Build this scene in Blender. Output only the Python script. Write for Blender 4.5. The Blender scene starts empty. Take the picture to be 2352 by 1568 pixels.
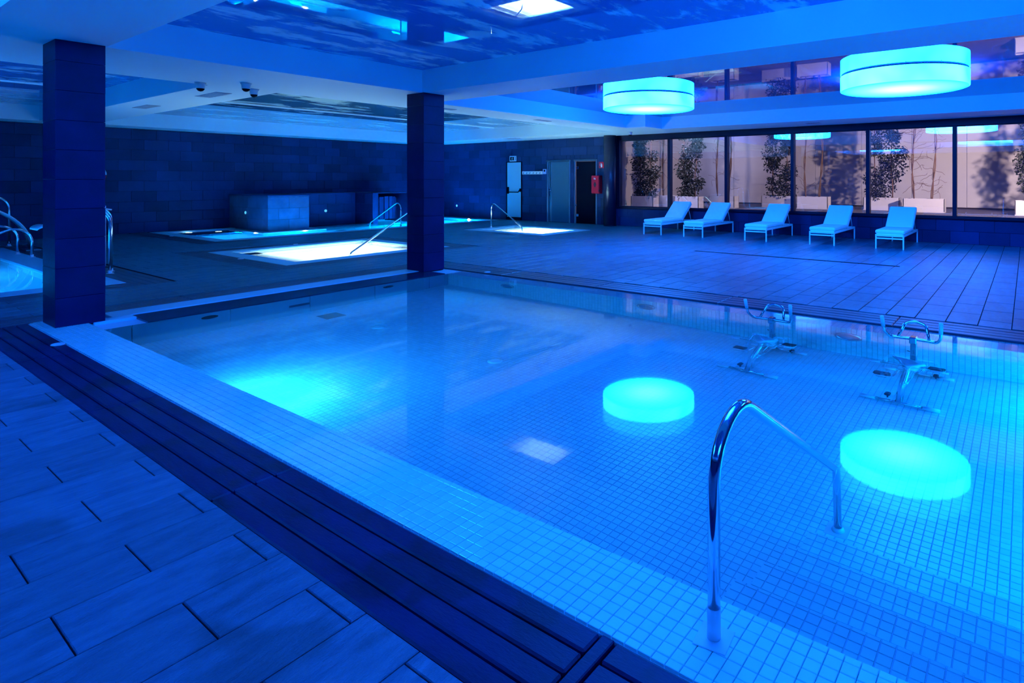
import bpy, math, random
from mathutils import Vector, Matrix
random.seed(7)
C = bpy.context.scene.collection
sc = bpy.context.scene
# ------------------------------------------------------------ camera, world, exposure
cam = bpy.data.cameras.new('camera'); co = bpy.data.objects.new('camera', cam); C.objects.link(co)
FPX, PX, PY, HC = 1366.0, 1405.0, 412.0, 1.5
YAW = math.atan2(955, 1366)
cam.sensor_width = 36; cam.lens = FPX/2352*36
cam.shift_x = -(PX-1176)/2352; cam.shift_y = (PY-784)/2352
cam.clip_start = .05; cam.clip_end = 200
co.location = (0, 0, HC); co.rotation_euler = (math.pi/2, 0, YAW-math.pi/2)
sc.camera = co
w = bpy.data.worlds.new('dusk'); sc.world = w; w.use_nodes = True
w.node_tree.nodes['Background'].inputs[0].default_value = (.02, .10, .75, 1)
w.node_tree.nodes['Background'].inputs[1].default_value = .35
sc.view_settings.view_transform = 'Standard'; sc.view_settings.look = 'None'
sc.view_settings.gamma = 1; sc.view_settings.use_curve_mapping = False
sc.view_settings.exposure = 0
cy = sc.cycles
cy.max_bounces = 8; cy.diffuse_bounces = 4; cy.glossy_bounces = 4; cy.transmission_bounces = 6; cy.transparent_max_bounces = 10
cy.caustics_refractive = True; cy.caustics_reflective = False; cy.sample_clamp_indirect = 14; cy.blur_glossy = .4
cy.use_denoising = True

LED = (0, .215, 1.0)          # the blue of the room's lamps
def area(name, loc, size, power, col=LED, rot=(0, 0, 0), sy=None, spread=None):
    l = bpy.data.lights.new(name, 'AREA'); l.energy = power; l.color = col; l.size = size
    if sy: l.shape = 'RECTANGLE'; l.size_y = sy
    if spread: l.spread = math.radians(spread)
    o = bpy.data.objects.new(name, l); C.objects.link(o); o.location = loc; o.rotation_euler = rot
    return o
def point(name, loc, power, col, r=.05):
    l = bpy.data.lights.new(name, 'POINT'); l.energy = power; l.color = col; l.shadow_soft_size = r
    o = bpy.data.objects.new(name, l); C.objects.link(o); o.location = loc; return o
LAMPS = [(10.80, 6.60), (10.80, 1.69), (10.80, -3.1)]
K = 1.0
# round lamps out of view; the last one is added for front light
OFFL = [(3.05, 1.45), (-1.3, 6.3), (-1.2, -2.8)]
# courtyard: one warm floodlight, plus two added colour fill spots
def spot(name, loc, target, power, col, ang, r):
    l = bpy.data.lights.new(name, 'SPOT'); l.energy = power; l.color = col; l.spot_size = math.radians(ang); l.shadow_soft_size = r; l.spot_blend = .5
    o = bpy.data.objects.new(name, l); C.objects.link(o); o.location = loc
    o.rotation_euler = (Vector(target)-Vector(loc)).to_track_quat('-Z', 'Y').to_euler(); return o
spot('courtyard_flood_and_fill', (18.6, -1.6, 2.9), (27.8, 4, 2.2), 4700, (1, .74, .70), 130, .12)
spot('courtyard_flood_and_fill', (20.2, 12.3, 4.2), (27, 7, 1.5), 1500, (.60, .58, 1.0), 150, .2)  # added bluish fill for the left part of the courtyard wall
spot('courtyard_flood_and_fill', (19.5, -1.5, 3.2), (10, 3.5, 0), 35, (.8, .40, .85), 90, .2)  # added violet fill tinting the deck near the windows

# ------------------------------------------------------------ mesh builder
class MB:
    def __init__(s): s.v = []; s.f = []; s.sm = []
    def add(s, v, f, smooth=False):
        b = len(s.v); s.v += [tuple(p) for p in v]; s.f += [tuple(b+i for i in q) for q in f]; s.sm += [smooth]*len(f); return s
    def box(s, x0, x1, y0, y1, z0, z1, c=0):
        if c <= 0:
            v = [(x0, y0, z0), (x1, y0, z0), (x1, y1, z0), (x0, y1, z0), (x0, y0, z1), (x1, y0, z1), (x1, y1, z1), (x0, y1, z1)]
            return s.add(v, [(3, 2, 1, 0), (4, 5, 6, 7), (0, 1, 5, 4), (1, 2, 6, 5), (2, 3, 7, 6), (3, 0, 4, 7)])
        v = []
        for X, Y, Z in [(x, y, z) for x in (0, 1) for y in (0, 1) for z in (0, 1)]:
            px = (x0, x1)[X]; py = (y0, y1)[Y]; pz = (z0, z1)[Z]; dx = c*(1-2*X); dy = c*(1-2*Y); dz = c*(1-2*Z)
            v += [(px, py+dy, pz+dz), (px+dx, py, pz+dz), (px+dx, py+dy, pz)]
        I = lambda X, Y, Z, k: (X*4+Y*2+Z)*3+k
        f = []
        for X in (0, 1): f.append((I(X, 0, 0, 0), I(X, 1, 0, 0), I(X, 1, 1, 0), I(X, 0, 1, 0))[::1 if X else -1])
        for Y in (0, 1): f.append((I(0, Y, 0, 1), I(1, Y, 0, 1), I(1, Y, 1, 1), I(0, Y, 1, 1))[::-1 if Y else 1])
        for Z in (0, 1): f.append((I(0, 0, Z, 2), I(1, 0, Z, 2), I(1, 1, Z, 2), I(0, 1, Z, 2))[::1 if Z else -1])
        for a in (0, 1):
            for b in (0, 1):
                f.append((I(a, b, 0, 0), I(a, b, 1, 0), I(a, b, 1, 1), I(a, b, 0, 1)))
                f.append((I(a, 0, b, 0), I(a, 1, b, 0), I(a, 1, b, 2), I(a, 0, b, 2)))
                f.append((I(0, a, b, 1), I(1, a, b, 1), I(1, a, b, 2), I(0, a, b, 2)))
        for X, Y, Z in [(x, y, z) for x in (0, 1) for y in (0, 1) for z in (0, 1)]: f.append((I(X, Y, Z, 0), I(X, Y, Z, 1), I(X, Y, Z, 2)))
        return s.add(v, f)
    def tube(s, path, r, n=12, cap=True):
        P = [Vector(p) for p in path]; rs = r if isinstance(r, (list, tuple)) else [r]*len(P)
        T = []
        for i in range(len(P)):
            a = P[max(i-1, 0)]; b = P[min(i+1, len(P)-1)]; T.append((b-a).normalized())
        up = Vector((0, 0, 1)) if abs(T[0].z) < .9 else Vector((1, 0, 0))
        N = (up-T[0]*up.dot(T[0])).normalized(); v = []
        for i, p in enumerate(P):
            N = (N-T[i]*N.dot(T[i])).normalized(); B = T[i].cross(N)
            for k in range(n):
                a = 2*math.pi*k/n; v.append(p+(N*math.cos(a)+B*math.sin(a))*rs[i])
        f = [(i*n+k, i*n+(k+1) % n, (i+1)*n+(k+1) % n, (i+1)*n+k) for i in range(len(P)-1) for k in range(n)]
        s.add(v, f, True)
        if cap:
            b = len(s.v)-len(v); m = len(P)-1
            s.f += [tuple(b+k for k in range(n))[::-1], tuple(b+m*n+k for k in range(n))]; s.sm += [False]*2
        return s
    def lathe(s, prof, cx=0, cy_=0, n=48, smooth=True, capb=True, capt=True):
        v = [(cx+r*math.cos(2*math.pi*k/n), cy_+r*math.sin(2*math.pi*k/n), z) for r, z in prof for k in range(n)]
        f = [(i*n+k, i*n+(k+1) % n, (i+1)*n+(k+1) % n, (i+1)*n+k) for i in range(len(prof)-1) for k in range(n)]
        s.add(v, f, smooth); b = len(s.v)-len(v); m = len(prof)-1
        if capb: s.f.append(tuple(b+k for k in range(n))[::-1]); s.sm.append(False)
        if capt: s.f.append(tuple(b+m*n+k for k in range(n))); s.sm.append(False)
        return s
    def xf(s, M):
        s.v = [tuple(M @ Vector(p)) for p in s.v]; return s
    def mesh(s, name, mat):
        me = bpy.data.meshes.new(name); me.from_pydata(s.v, [], s.f); me.polygons.foreach_set('use_smooth', s.sm)
        if mat: me.materials.append(mat)
        me.update(); return me
    def build(s, name, mat, parent=None, **kw):
        return mk(name, s.mesh(name, mat), parent, **kw)
def mk(name, me, parent=None, loc=None, kind=None, label=None, cat=None, group=None):
    o = bpy.data.objects.new(name, me); C.objects.link(o)
    if parent: o.parent = parent
    if loc: o.location = loc
    return tag(o, label, cat, group, kind)
def tag(o, label=None, cat=None, group=None, kind=None):
    if label: o['label'] = label
    if cat: o['category'] = cat
    if group: o['group'] = group
    if kind: o['kind'] = kind
    return o
def empty(name, loc=(0, 0, 0), label=None, cat=None, group=None, kind=None, rz=0):
    o = bpy.data.objects.new(name, None); C.objects.link(o); o.location = loc; o.rotation_euler = (0, 0, rz); o.empty_display_size = .1
    return tag(o, label, cat, group, kind)
def arc(c, r, a0, a1, n, ax, ay):
    ax = Vector(ax); ay = Vector(ay); c = Vector(c)
    return [c+ax*(r*math.cos(a0+(a1-a0)*i/n))+ay*(r*math.sin(a0+(a1-a0)*i/n)) for i in range(n+1)]
def rounded(pts, r, n=8):
    """polyline with every inner corner rounded by radius r"""
    P = [Vector(p) for p in pts]; out = [P[0]]; rs = r if isinstance(r, (list, tuple)) else [r]*(len(P)-2)
    for i in range(1, len(P)-1):
        a = (P[i-1]-P[i]).normalized(); b = (P[i+1]-P[i]).normalized(); th = a.angle(b); d = rs[i-1]/math.tan(th/2)
        p0 = P[i]+a*d; p1 = P[i]+b*d; bis = (a+b).normalized(); c = P[i]+bis*(rs[i-1]/math.sin(th/2))
        u = (p0-c); v = (p1-c); tot = u.angle(v)
        for k in range(n+1):
            t = k/n; q = (u*math.sin((1-t)*tot)+v*math.sin(t*tot))/math.sin(tot); out.append(c+q)
    out.append(P[-1]); return out

# ------------------------------------------------------------ materials
def newmat(name):
    m = bpy.data.materials.new(name); m.use_nodes = True; nt = m.node_tree; nt.nodes.clear()
    out = nt.nodes.new('ShaderNodeOutputMaterial'); return m, nt, out
def N(nt, t, **kw):
    n = nt.nodes.new(t)
    for k, v in kw.items():
        if k in n.inputs: n.inputs[k].default_value = v
        else: setattr(n, k, v)
    return n
def pbr(name, col, rough=.5, metal=0, spec=.5, vary=0, noise=None, bump=0, bscale=20, coat=0, stretch=None, c2=None, croughness=.05, blotch=None):
    m, nt, out = newmat(name); L = nt.links.new
    b = N(nt, 'ShaderNodeBsdfPrincipled'); b.inputs['Roughness'].default_value = rough; b.inputs['Metallic'].default_value = metal
    b.inputs['Specular IOR Level'].default_value = spec; b.inputs['Coat Weight'].default_value = coat; b.inputs['Coat Roughness'].default_value = croughness
    L(b.outputs[0], out.inputs[0]); b.inputs['Base Color'].default_value = (*col, 1)
    src = None
    geo = N(nt, 'ShaderNodeNewGeometry')
    vec = geo.outputs['Position']
    if stretch:
        mp = N(nt, 'ShaderNodeMapping'); mp.inputs['Scale'].default_value = stretch; L(vec, mp.inputs[0]); vec = mp.outputs[0]
    if noise or c2:
        nz = N(nt, 'ShaderNodeTexNoise', Scale=noise or 3, Detail=6, Roughness=.6); L(vec, nz.inputs['Vector'])
        rp = N(nt, 'ShaderNodeValToRGB'); rp.color_ramp.elements[0].position = .35; rp.color_ramp.elements[1].position = .68
        rp.color_ramp.elements[0].color = (*(c2 or [c*.72 for c in col]), 1); rp.color_ramp.elements[1].color = (*col, 1)
        L(nz.outputs[0], rp.inputs[0]); src = rp.outputs[0]
    if blotch:
        nz3 = N(nt, 'ShaderNodeTexNoise', Scale=blotch, Detail=3); L(geo.outputs['Position'], nz3.inputs['Vector'])
        mr3 = N(nt, 'ShaderNodeMapRange'); mr3.inputs[1].default_value = .56; mr3.inputs[2].default_value = .62; mr3.inputs[3].default_value = 1; mr3.inputs[4].default_value = .62
        L(nz3.outputs[0], mr3.inputs[0]); h3 = N(nt, 'ShaderNodeHueSaturation'); L(mr3.outputs[0], h3.inputs['Value'])
        if src: L(src, h3.inputs['Color'])
        else: h3.inputs['Color'].default_value = (*col, 1)
        src = h3.outputs[0]
    if vary:
        oi = N(nt, 'ShaderNodeObjectInfo'); ad = N(nt, 'ShaderNodeMath', operation='ADD'); L(oi.outputs['Random'], ad.inputs[0]); L(geo.outputs['Random Per Island'], ad.inputs[1])
        fr = N(nt, 'ShaderNodeMath', operation='FRACT'); L(ad.outputs[0], fr.inputs[0])
        mr = N(nt, 'ShaderNodeMapRange'); mr.inputs[3].default_value = 1-vary; mr.inputs[4].default_value = 1+vary; L(fr.outputs[0], mr.inputs[0])
        h = N(nt, 'ShaderNodeHueSaturation'); L(mr.outputs[0], h.inputs['Value'])
        if src: L(src, h.inputs['Color'])
        else: h.inputs['Color'].default_value = (*col, 1)
        src = h.outputs[0]
    if src: L(src, b.inputs['Base Color'])
    if bump:
        nz2 = N(nt, 'ShaderNodeTexNoise', Scale=bscale, Detail=8, Roughness=.65); L(vec, nz2.inputs['Vector'])
        bp = N(nt, 'ShaderNodeBump', Strength=bump, Distance=.01); L(nz2.outputs[0], bp.inputs['Height']); L(bp.outputs[0], b.inputs['Normal'])
        if coat: L(bp.outputs[0], b.inputs['Coat Normal'])
    return m
def emit(name, col, s):
    m, nt, out = newmat(name); e = N(nt, 'ShaderNodeEmission', Strength=s); e.inputs[0].default_value = (*col, 1); nt.links.new(e.outputs[0], out.inputs[0]); return m
M = {}
M['paint'] = pbr('white_paint', (.66, .84, .92), .55, spec=.3)
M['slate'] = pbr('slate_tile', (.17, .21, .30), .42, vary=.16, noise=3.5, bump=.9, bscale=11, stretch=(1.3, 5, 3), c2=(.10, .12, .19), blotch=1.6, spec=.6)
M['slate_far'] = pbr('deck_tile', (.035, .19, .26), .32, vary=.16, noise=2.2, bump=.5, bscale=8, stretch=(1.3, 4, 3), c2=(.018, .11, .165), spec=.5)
M['grout'] = pbr('grout', (.008, .010, .02), .9, spec=.1)
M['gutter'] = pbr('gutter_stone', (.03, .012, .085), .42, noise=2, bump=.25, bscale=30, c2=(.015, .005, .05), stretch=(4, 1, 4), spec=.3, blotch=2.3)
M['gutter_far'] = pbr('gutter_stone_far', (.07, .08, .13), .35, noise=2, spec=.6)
M['wall'] = pbr('wall_tile', (.012, .032, .12), .5, vary=.25, noise=1.1, bump=.12, bscale=12, c2=(.008, .024, .09), spec=.15)
M['column'] = pbr('column_tile', (.02, .005, .075), .45, vary=.1, noise=2.5, bump=.2, bscale=14, c2=(.014, .003, .055), spec=.2)
M['column_grey'] = pbr('block_tile', (.05, .10, .20), .45, vary=.15, noise=3, bump=.2, bscale=14, c2=(.03, .07, .15), spec=.3)
M['ptile'] = pbr('pool_tile', (.66, .84, .86), .16, vary=.05, spec=.5)
M['ptile_wet'] = pbr('rim_tile', (.66, .95, .92), .10, vary=.05, spec=.6, coat=.5)
M['pgrout'] = pbr('pool_grout', (.48, .58, .68), .7)
M['curb'] = pbr('curb_tile', (.32, .76, .86), .3, spec=.25)
M['ledge_dark'] = pbr('dark_ledge', (.035, .04, .08), .12, noise=2, spec=.5)
M['panel_pool'] = pbr('pool_wall_panel', (.30, .36, .46), .14, spec=.5)
M['steel'] = pbr('polished_steel', (.62, .66, .70), .09, metal=1)
M['steel_dark'] = pbr('brushed_steel', (.45, .48, .52), .28, metal=1)
M['white_plastic'] = pbr('white_plastic', (.72, .78, .82), .35)
M['white_metal'] = pbr('white_metal', (.78, .95, .90), .35)
M['cushion'] = pbr('white_cushion', (.74, .95, .88), .75, bump=.05, bscale=60)
M['dark'] = pbr('dark_plastic', (.02, .02, .03), .35)
M['black'] = pbr('near_black', (.004, .003, .010), .5, spec=.05)
M['frame'] = pbr('dark_frame', (.008, .007, .03), .45, spec=.2)
M['grey_door'] = pbr('grey_door', (.03, .10, .18), .35)
M['white_door'] = pbr('white_door', (.25, .56, .66), .4)
M['red'] = pbr('red_metal', (.42, .006, .03), .45, spec=.2)
M['teal_grate'] = pbr('grate', (.04, .06, .10), .4)
M['vent'] = pbr('vent_metal', (.30, .40, .52), .4)
M['fence'] = pbr('fence_panel', (.62, .60, .60), .8, vary=.04, noise=.6, c2=(.55, .53, .54))
M['court'] = pbr('courtyard_paving', (.16, .14, .15), .8, noise=1.5, bump=.1)
M['planter'] = pbr('planter', (.62, .60, .60), .7)
M['soil'] = pbr('soil', (.03, .02, .02), .9)
M['bark'] = pbr('bark', (.22, .13, .09), .85, noise=9, bump=.5, bscale=40)
M['leaf'] = pbr('leaf', (.022, .03, .022), .5, vary=.5)
def lampmat(strength):
    m, nt, out = newmat('lamp_glow'); L = nt.links.new
    # a hot core fading to cyan at the edge of the diffuser, as backlit opal acrylic does
    tc = N(nt, 'ShaderNodeTexCoord'); ln = N(nt, 'ShaderNodeVectorMath', operation='LENGTH'); L(tc.outputs['Object'], ln.inputs[0])
    rp = N(nt, 'ShaderNodeValToRGB'); e = rp.color_ramp.elements
    e[0].position = .15; e[0].color = (.022, .19, 1, 1); e[1].position = .95; e[1].color = (.0008, .145, 1, 1)
    e2 = e.new(.55); e2.color = (.007, .185, 1, 1)
    L(ln.outputs['Value'], rp.inputs[0])
    em = N(nt, 'ShaderNodeEmission', Strength=strength); L(rp.outputs[0], em.inputs[0]); L(em.outputs[0], out.inputs[0]); return m
M['lamp_bottom'] = lampmat(50); M['lamp_dim'] = lampmat(15)
def lampside():
    m, nt, out = newmat('lamp_drum'); L = nt.links.new
    tc = N(nt, 'ShaderNodeTexCoord'); nz = N(nt, 'ShaderNodeTexNoise', Scale=1.3, Detail=2, Roughness=.5); L(tc.outputs['Object'], nz.inputs['Vector'])
    rp = N(nt, 'ShaderNodeValToRGB'); e = rp.color_ramp.elements
    e[0].position = .35; e[0].color = (.002, .16, 1, 1); e[1].position = .7; e[1].color = (.008, .19, 1, 1)
    L(nz.outputs[0], rp.inputs[0])
    em = N(nt, 'ShaderNodeEmission', Strength=52); L(rp.outputs[0], em.inputs[0]); L(em.outputs[0], out.inputs[0]); return m
M['lamp_drum'] = lampside()
M['pool_lamp'] = emit('pool_lamp', (.6, .95, 1), 9)
M['cyan_lamp'] = emit('button_lamp', (.1, .6, 1), 1.0)
M['white_lamp'] = emit('white_pool_lamp', (1, .95, .85), 16)
M['glow_sign'] = pbr('sign_face', (.5, .75, .85), .5)

def glossy_ceiling(name, base, cloud=None, scale=(.5, 1.1, 1), ior=1.6, refl=1.0):
    m, nt, out = newmat(name); L = nt.links.new
    d = N(nt, 'ShaderNodeBsdfDiffuse'); d.inputs[0].default_value = (*base, 1)
    if cloud:
        g = N(nt, 'ShaderNodeNewGeometry'); mp = N(nt, 'ShaderNodeMapping'); mp.inputs['Scale'].default_value = scale; L(g.outputs['Position'], mp.inputs[0])
        nz = N(nt, 'ShaderNodeTexNoise', Scale=1.0, Detail=9, Roughness=.62, Distortion=.35); L(mp.outputs[0], nz.inputs['Vector'])
        rp = N(nt, 'ShaderNodeValToRGB'); e = rp.color_ramp.elements; e[0].position = .52; e[0].color = (*base, 1); e[1].position = .60; e[1].color = (*cloud, 1)
        L(nz.outputs[0], rp.inputs[0]); L(rp.outputs[0], d.inputs[0])
    gl = N(nt, 'ShaderNodeBsdfGlossy', Roughness=.015); gl.inputs[0].default_value = (refl, refl, refl, 1)
    fr = N(nt, 'ShaderNodeFresnel', IOR=ior); mx = N(nt, 'ShaderNodeMixShader'); L(fr.outputs[0], mx.inputs[0]); L(d.outputs[0], mx.inputs[1]); L(gl.outputs[0], mx.inputs[2]); L(mx.outputs[0], out.inputs[0])
    return m
M['sky_panel'] = glossy_ceiling('cloud_print', (.04, .20, .62), (.50, .80, 1), scale=(1.1, 2.6, 1), ior=1.45)
M['sky_panel_far'] = glossy_ceiling('cloud_print_far', (.03, .16, .30), (.65, .92, .95), scale=(.9, 2.2, 1), ior=1.45)
M['mirror_panel'] = glossy_ceiling('lacquer_panel', (.04, .12, .36), None, ior=1.75)
def water_mat():
    m, nt, out = newmat('water'); L = nt.links.new
    rf = N(nt, 'ShaderNodeBsdfRefraction', Roughness=0.0, IOR=1.333); rf.inputs[0].default_value = (1, 1, 1, 1)
    gl = N(nt, 'ShaderNodeBsdfGlossy', Roughness=.035); gl.inputs[0].default_value = (1, 1, 1, 1)
    fr = N(nt, 'ShaderNodeFresnel', IOR=1.333); mx = N(nt, 'ShaderNodeMixShader')
    L(fr.outputs[0], mx.inputs[0]); L(rf.outputs[0], mx.inputs[1]); L(gl.outputs[0], mx.inputs[2]); L(mx.outputs[0], out.inputs[0]); return m
M['water'] = water_mat()
def glass_mat():
    m, nt, out = newmat('window_glass'); L = nt.links.new
    tr = N(nt, 'ShaderNodeBsdfTransparent'); tr.inputs[0].default_value = (.96, .96, .98, 1)
    gl = N(nt, 'ShaderNodeBsdfGlossy', Roughness=0.0); gl.inputs[0].default_value = (1, 1, 1, 1)
    g = N(nt, 'ShaderNodeNewGeometry'); dt = N(nt, 'ShaderNodeVectorMath', operation='DOT_PRODUCT'); L(g.outputs['Normal'], dt.inputs[0]); L(g.outputs['Incoming'], dt.inputs[1])
    ab = N(nt, 'ShaderNodeMath', operation='ABSOLUTE'); L(dt.outputs['Value'], ab.inputs[0])
    s1 = N(nt, 'ShaderNodeMath', operation='SUBTRACT'); s1.inputs[0].default_value = 1; L(ab.outputs[0], s1.inputs[1])
    p = N(nt, 'ShaderNodeMath', operation='POWER'); L(s1.outputs[0], p.inputs[0]); p.inputs[1].default_value = 5
    ml = N(nt, 'ShaderNodeMath', operation='MULTIPLY_ADD'); L(p.outputs[0], ml.inputs[0]); ml.inputs[1].default_value = .92; ml.inputs[2].default_value = .13
    mx = N(nt, 'ShaderNodeMixShader'); L(ml.outputs[0], mx.inputs[0]); L(tr.outputs[0], mx.inputs[1]); L(gl.outputs[0], mx.inputs[2]); L(mx.outputs[0], out.inputs[0]); return m
M['glass'] = glass_mat()

# ------------------------------------------------------------ helpers for slabs and tiles
def slab(name, x0, x1, y0, y1, holes, z0, z1, mat, parent=None, **kw):
    xs = sorted({x0, x1, *[h[i] for h in holes for i in (0, 1) if x0 < h[i] < x1]})
    ys = sorted({y0, y1, *[h[i] for h in holes for i in (2, 3) if y0 < h[i] < y1]})
    solid = lambda i, j: 0 <= i < len(xs)-1 and 0 <= j < len(ys)-1 and not any(h[0] < (xs[i]+xs[i+1])/2 < h[1] and h[2] < (ys[j]+ys[j+1])/2 < h[3] for h in holes)
    b = MB()
    for i in range(len(xs)-1):
        for j in range(len(ys)-1):
            if not solid(i, j): continue
            a, c, d, e = xs[i], xs[i+1], ys[j], ys[j+1]
            b.add([(a, d, z1), (c, d, z1), (c, e, z1), (a, e, z1), (a, d, z0), (c, d, z0), (c, e, z0), (a, e, z0)], [(0, 1, 2, 3), (7, 6, 5, 4)])
            if not solid(i-1, j): b.add([(a, e, z1), (a, e, z0), (a, d, z0), (a, d, z1)], [(0, 1, 2, 3)])
            if not solid(i+1, j): b.add([(c, d, z1), (c, d, z0), (c, e, z0), (c, e, z1)], [(0, 1, 2, 3)])
            if not solid(i, j-1): b.add([(a, d, z1), (a, d, z0), (c, d, z0), (c, d, z1)], [(0, 1, 2, 3)])
            if not solid(i, j+1): b.add([(c, e, z1), (c, e, z0), (a, e, z0), (a, e, z1)], [(0, 1, 2, 3)])
    return b.build(name, mat, parent, **kw)
def depth_at(p):
    return p[0]*math.cos(YAW)+p[1]*math.sin(YAW)
def inview(p, m=30):
    d = depth_at(p)
    if d < .4: return False
    r = p[0]*math.sin(YAW)-p[1]*math.cos(YAW)
    px = PX+FPX*r/d; py = PY+FPX*(HC-p[2])/d
    return -m < px < 2352+m and -m < py < 1568+m
_tm = {}
def tile_piece(w, h, t, c):
    """chamfered tile lying flat, corner at the origin, top at z=0"""
    b = MB()
    b.add([(0, 0, -t), (w, 0, -t), (w, h, -t), (0, h, -t), (0, 0, -c), (w, 0, -c), (w, h, -c), (0, h, -c), (c, c, 0), (w-c, c, 0), (w-c, h-c, 0), (c, h-c, 0)],
          [(8, 9, 10, 11), (4, 5, 9, 8), (5, 6, 10, 9), (6, 7, 11, 10), (7, 4, 8, 11), (0, 1, 5, 4), (1, 2, 6, 5), (2, 3, 7, 6), (3, 0, 4, 7)])
    return b
def lay_tiles(parent, rects, mat, t, c, frame=None, limit=300, name='tile', mat2=None):
    """rects: (u,v,w,h) in a local frame (origin, U, V, N). The largest on screen become parts, the rest one stuff part"""
    O, U, V = frame; O, U, V = Vector(O), Vector(U), Vector(V); W = U.cross(V)
    R = Matrix((U, V, W)).transposed().to_4x4()
    scored = []
    for r in rects:
        p = O+U*(r[0]+r[2]/2)+V*(r[1]+r[3]/2)
        sc_ = r[2]*r[3]*abs((p-Vector((0, 0, HC))).dot(W))/max(.2, depth_at(p))**3 if inview(p) else 0
        scored.append((sc_, r))
    scored.sort(key=lambda q: -q[0]); big = [r for s_, r in scored[:limit] if s_ > 0]; rest = [r for s_, r in scored[len(big):]]
    for r in big:
        k = (name, mat.name, round(r[2], 4), round(r[3], 4), t, c)
        if k not in _tm: _tm[k] = tile_piece(r[2], r[3], t, c).mesh(name, mat)
        o = bpy.data.objects.new(name, _tm[k]); C.objects.link(o); o.parent = parent
        Mx = R.copy(); Mx.translation = O+U*r[0]+V*r[1]+W*random.uniform(-.0006, .0006); o.matrix_world = Mx; 
        if parent: o.matrix_parent_inverse = Matrix.Translation(-Vector(parent.location))
    if rest:
        b = MB()
        for r in rest:
            q = tile_piece(r[2], r[3], t, c); b.add([O+U*(r[0]+p[0])+V*(r[1]+p[1])+W*p[2] for p in q.v], q.f)
        o = b.build('tile_field', mat2 or mat, parent, kind='stuff')
        if parent: o.matrix_parent_inverse = Matrix.Translation(-Vector(parent.location))
def bond(u0, u1, v0, v1, L, Hh, ou, ov, gap, half=.5, holes=()):
    """running bond of L x Hh pieces, joints at ou + k L (every other course shifted), clipped to the rectangle and holes"""
    out = []; j0 = math.floor((v0-ov)/Hh); j = j0
    while ov+j*Hh < v1-1e-6:
        a = max(ov+j*Hh, v0); b = min(ov+(j+1)*Hh, v1); sh = (half*L if j % 2 else 0)+ou
        i = math.floor((u0-sh)/L)
        while sh+i*L < u1-1e-6:
            c = max(sh+i*L, u0); d = min(sh+(i+1)*L, u1); i += 1
            segs = [(c, d, a, b)]
            for h in holes:
                ns = []
                for s_ in segs:
                    if h[1] <= s_[0] or h[0] >= s_[1] or h[3] <= s_[2] or h[2] >= s_[3]: ns.append(s_); continue
                    if h[0] > s_[0]: ns.append((s_[0], h[0], s_[2], s_[3]))
                    if h[1] < s_[1]: ns.append((h[1], s_[1], s_[2], s_[3]))
                    m0, m1 = max(s_[0], h[0]), min(s_[1], h[1])
                    if h[2] > s_[2]: ns.append((m0, m1, s_[2], h[2]))
                    if h[3] < s_[3]: ns.append((m0, m1, h[3], s_[3]))
                segs = ns
            for s_ in segs:
                if s_[1]-s_[0] > .035 and s_[3]-s_[2] > .035: out.append((s_[0]+gap/2, s_[2]+gap/2, s_[1]-s_[0]-gap, s_[3]-s_[2]-gap))
        j += 1
    return out
def grid(u0, u1, v0, v1, p, gap, ou=None, ov=None):
    out = []; ou = u0 if ou is None else ou; ov = v0 if ov is None else ov
    i = math.floor((u0-ou)/p+1e-6)
    while ou+i*p < u1-1e-4:
        a = max(u0, ou+i*p); b = min(u1, ou+(i+1)*p); i += 1
        if b-a < .012: continue
        j = math.floor((v0-ov)/p+1e-6)
        while ov+j*p < v1-1e-4:
            c = max(v0, ov+j*p); d = min(v1, ov+(j+1)*p); j += 1
            if d-c < .012: continue
            out.append((a+gap/2, c+gap/2, b-a-gap, d-c-gap))
    return out

# ------------------------------------------------------------ room shell
ZS = 2.92                                   # underside of the ceiling beams
X0, X1, Y0, Y1 = -5.0, 16.0, -6.0, 20.5
HOLES = [(1.205, 7.165, Y0, 8.98), (-5.0, 3.53, 10.3, 19.0), (4.83, 9.30, 10.17, 14.28), (12.0, 14.17, 10.64, 13.82), (5.85, 15.75, 15.70, 20.5)]
floor = slab('floor', X0-.2, X1+.25, Y0-.2, Y1+.2, HOLES, -.20, -.008, M['grout'], kind='structure')
fr = bond(X0, X1, Y0, Y1, .575, .2915, .57, 2.17+.2915, .006, .5, HOLES+[(11.205, 11.315, 1.81, 5.74)])
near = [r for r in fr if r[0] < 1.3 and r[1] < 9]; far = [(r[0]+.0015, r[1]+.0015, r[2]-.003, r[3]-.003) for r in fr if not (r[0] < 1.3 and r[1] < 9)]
FR = ((0, 0, 0), (1, 0, 0), (0, 1, 0))
lay_tiles(floor, near, M['slate'], .012, .003, FR, 150)
lay_tiles(floor, far, M['slate_far'], .012, .0025, FR, 150)
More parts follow.
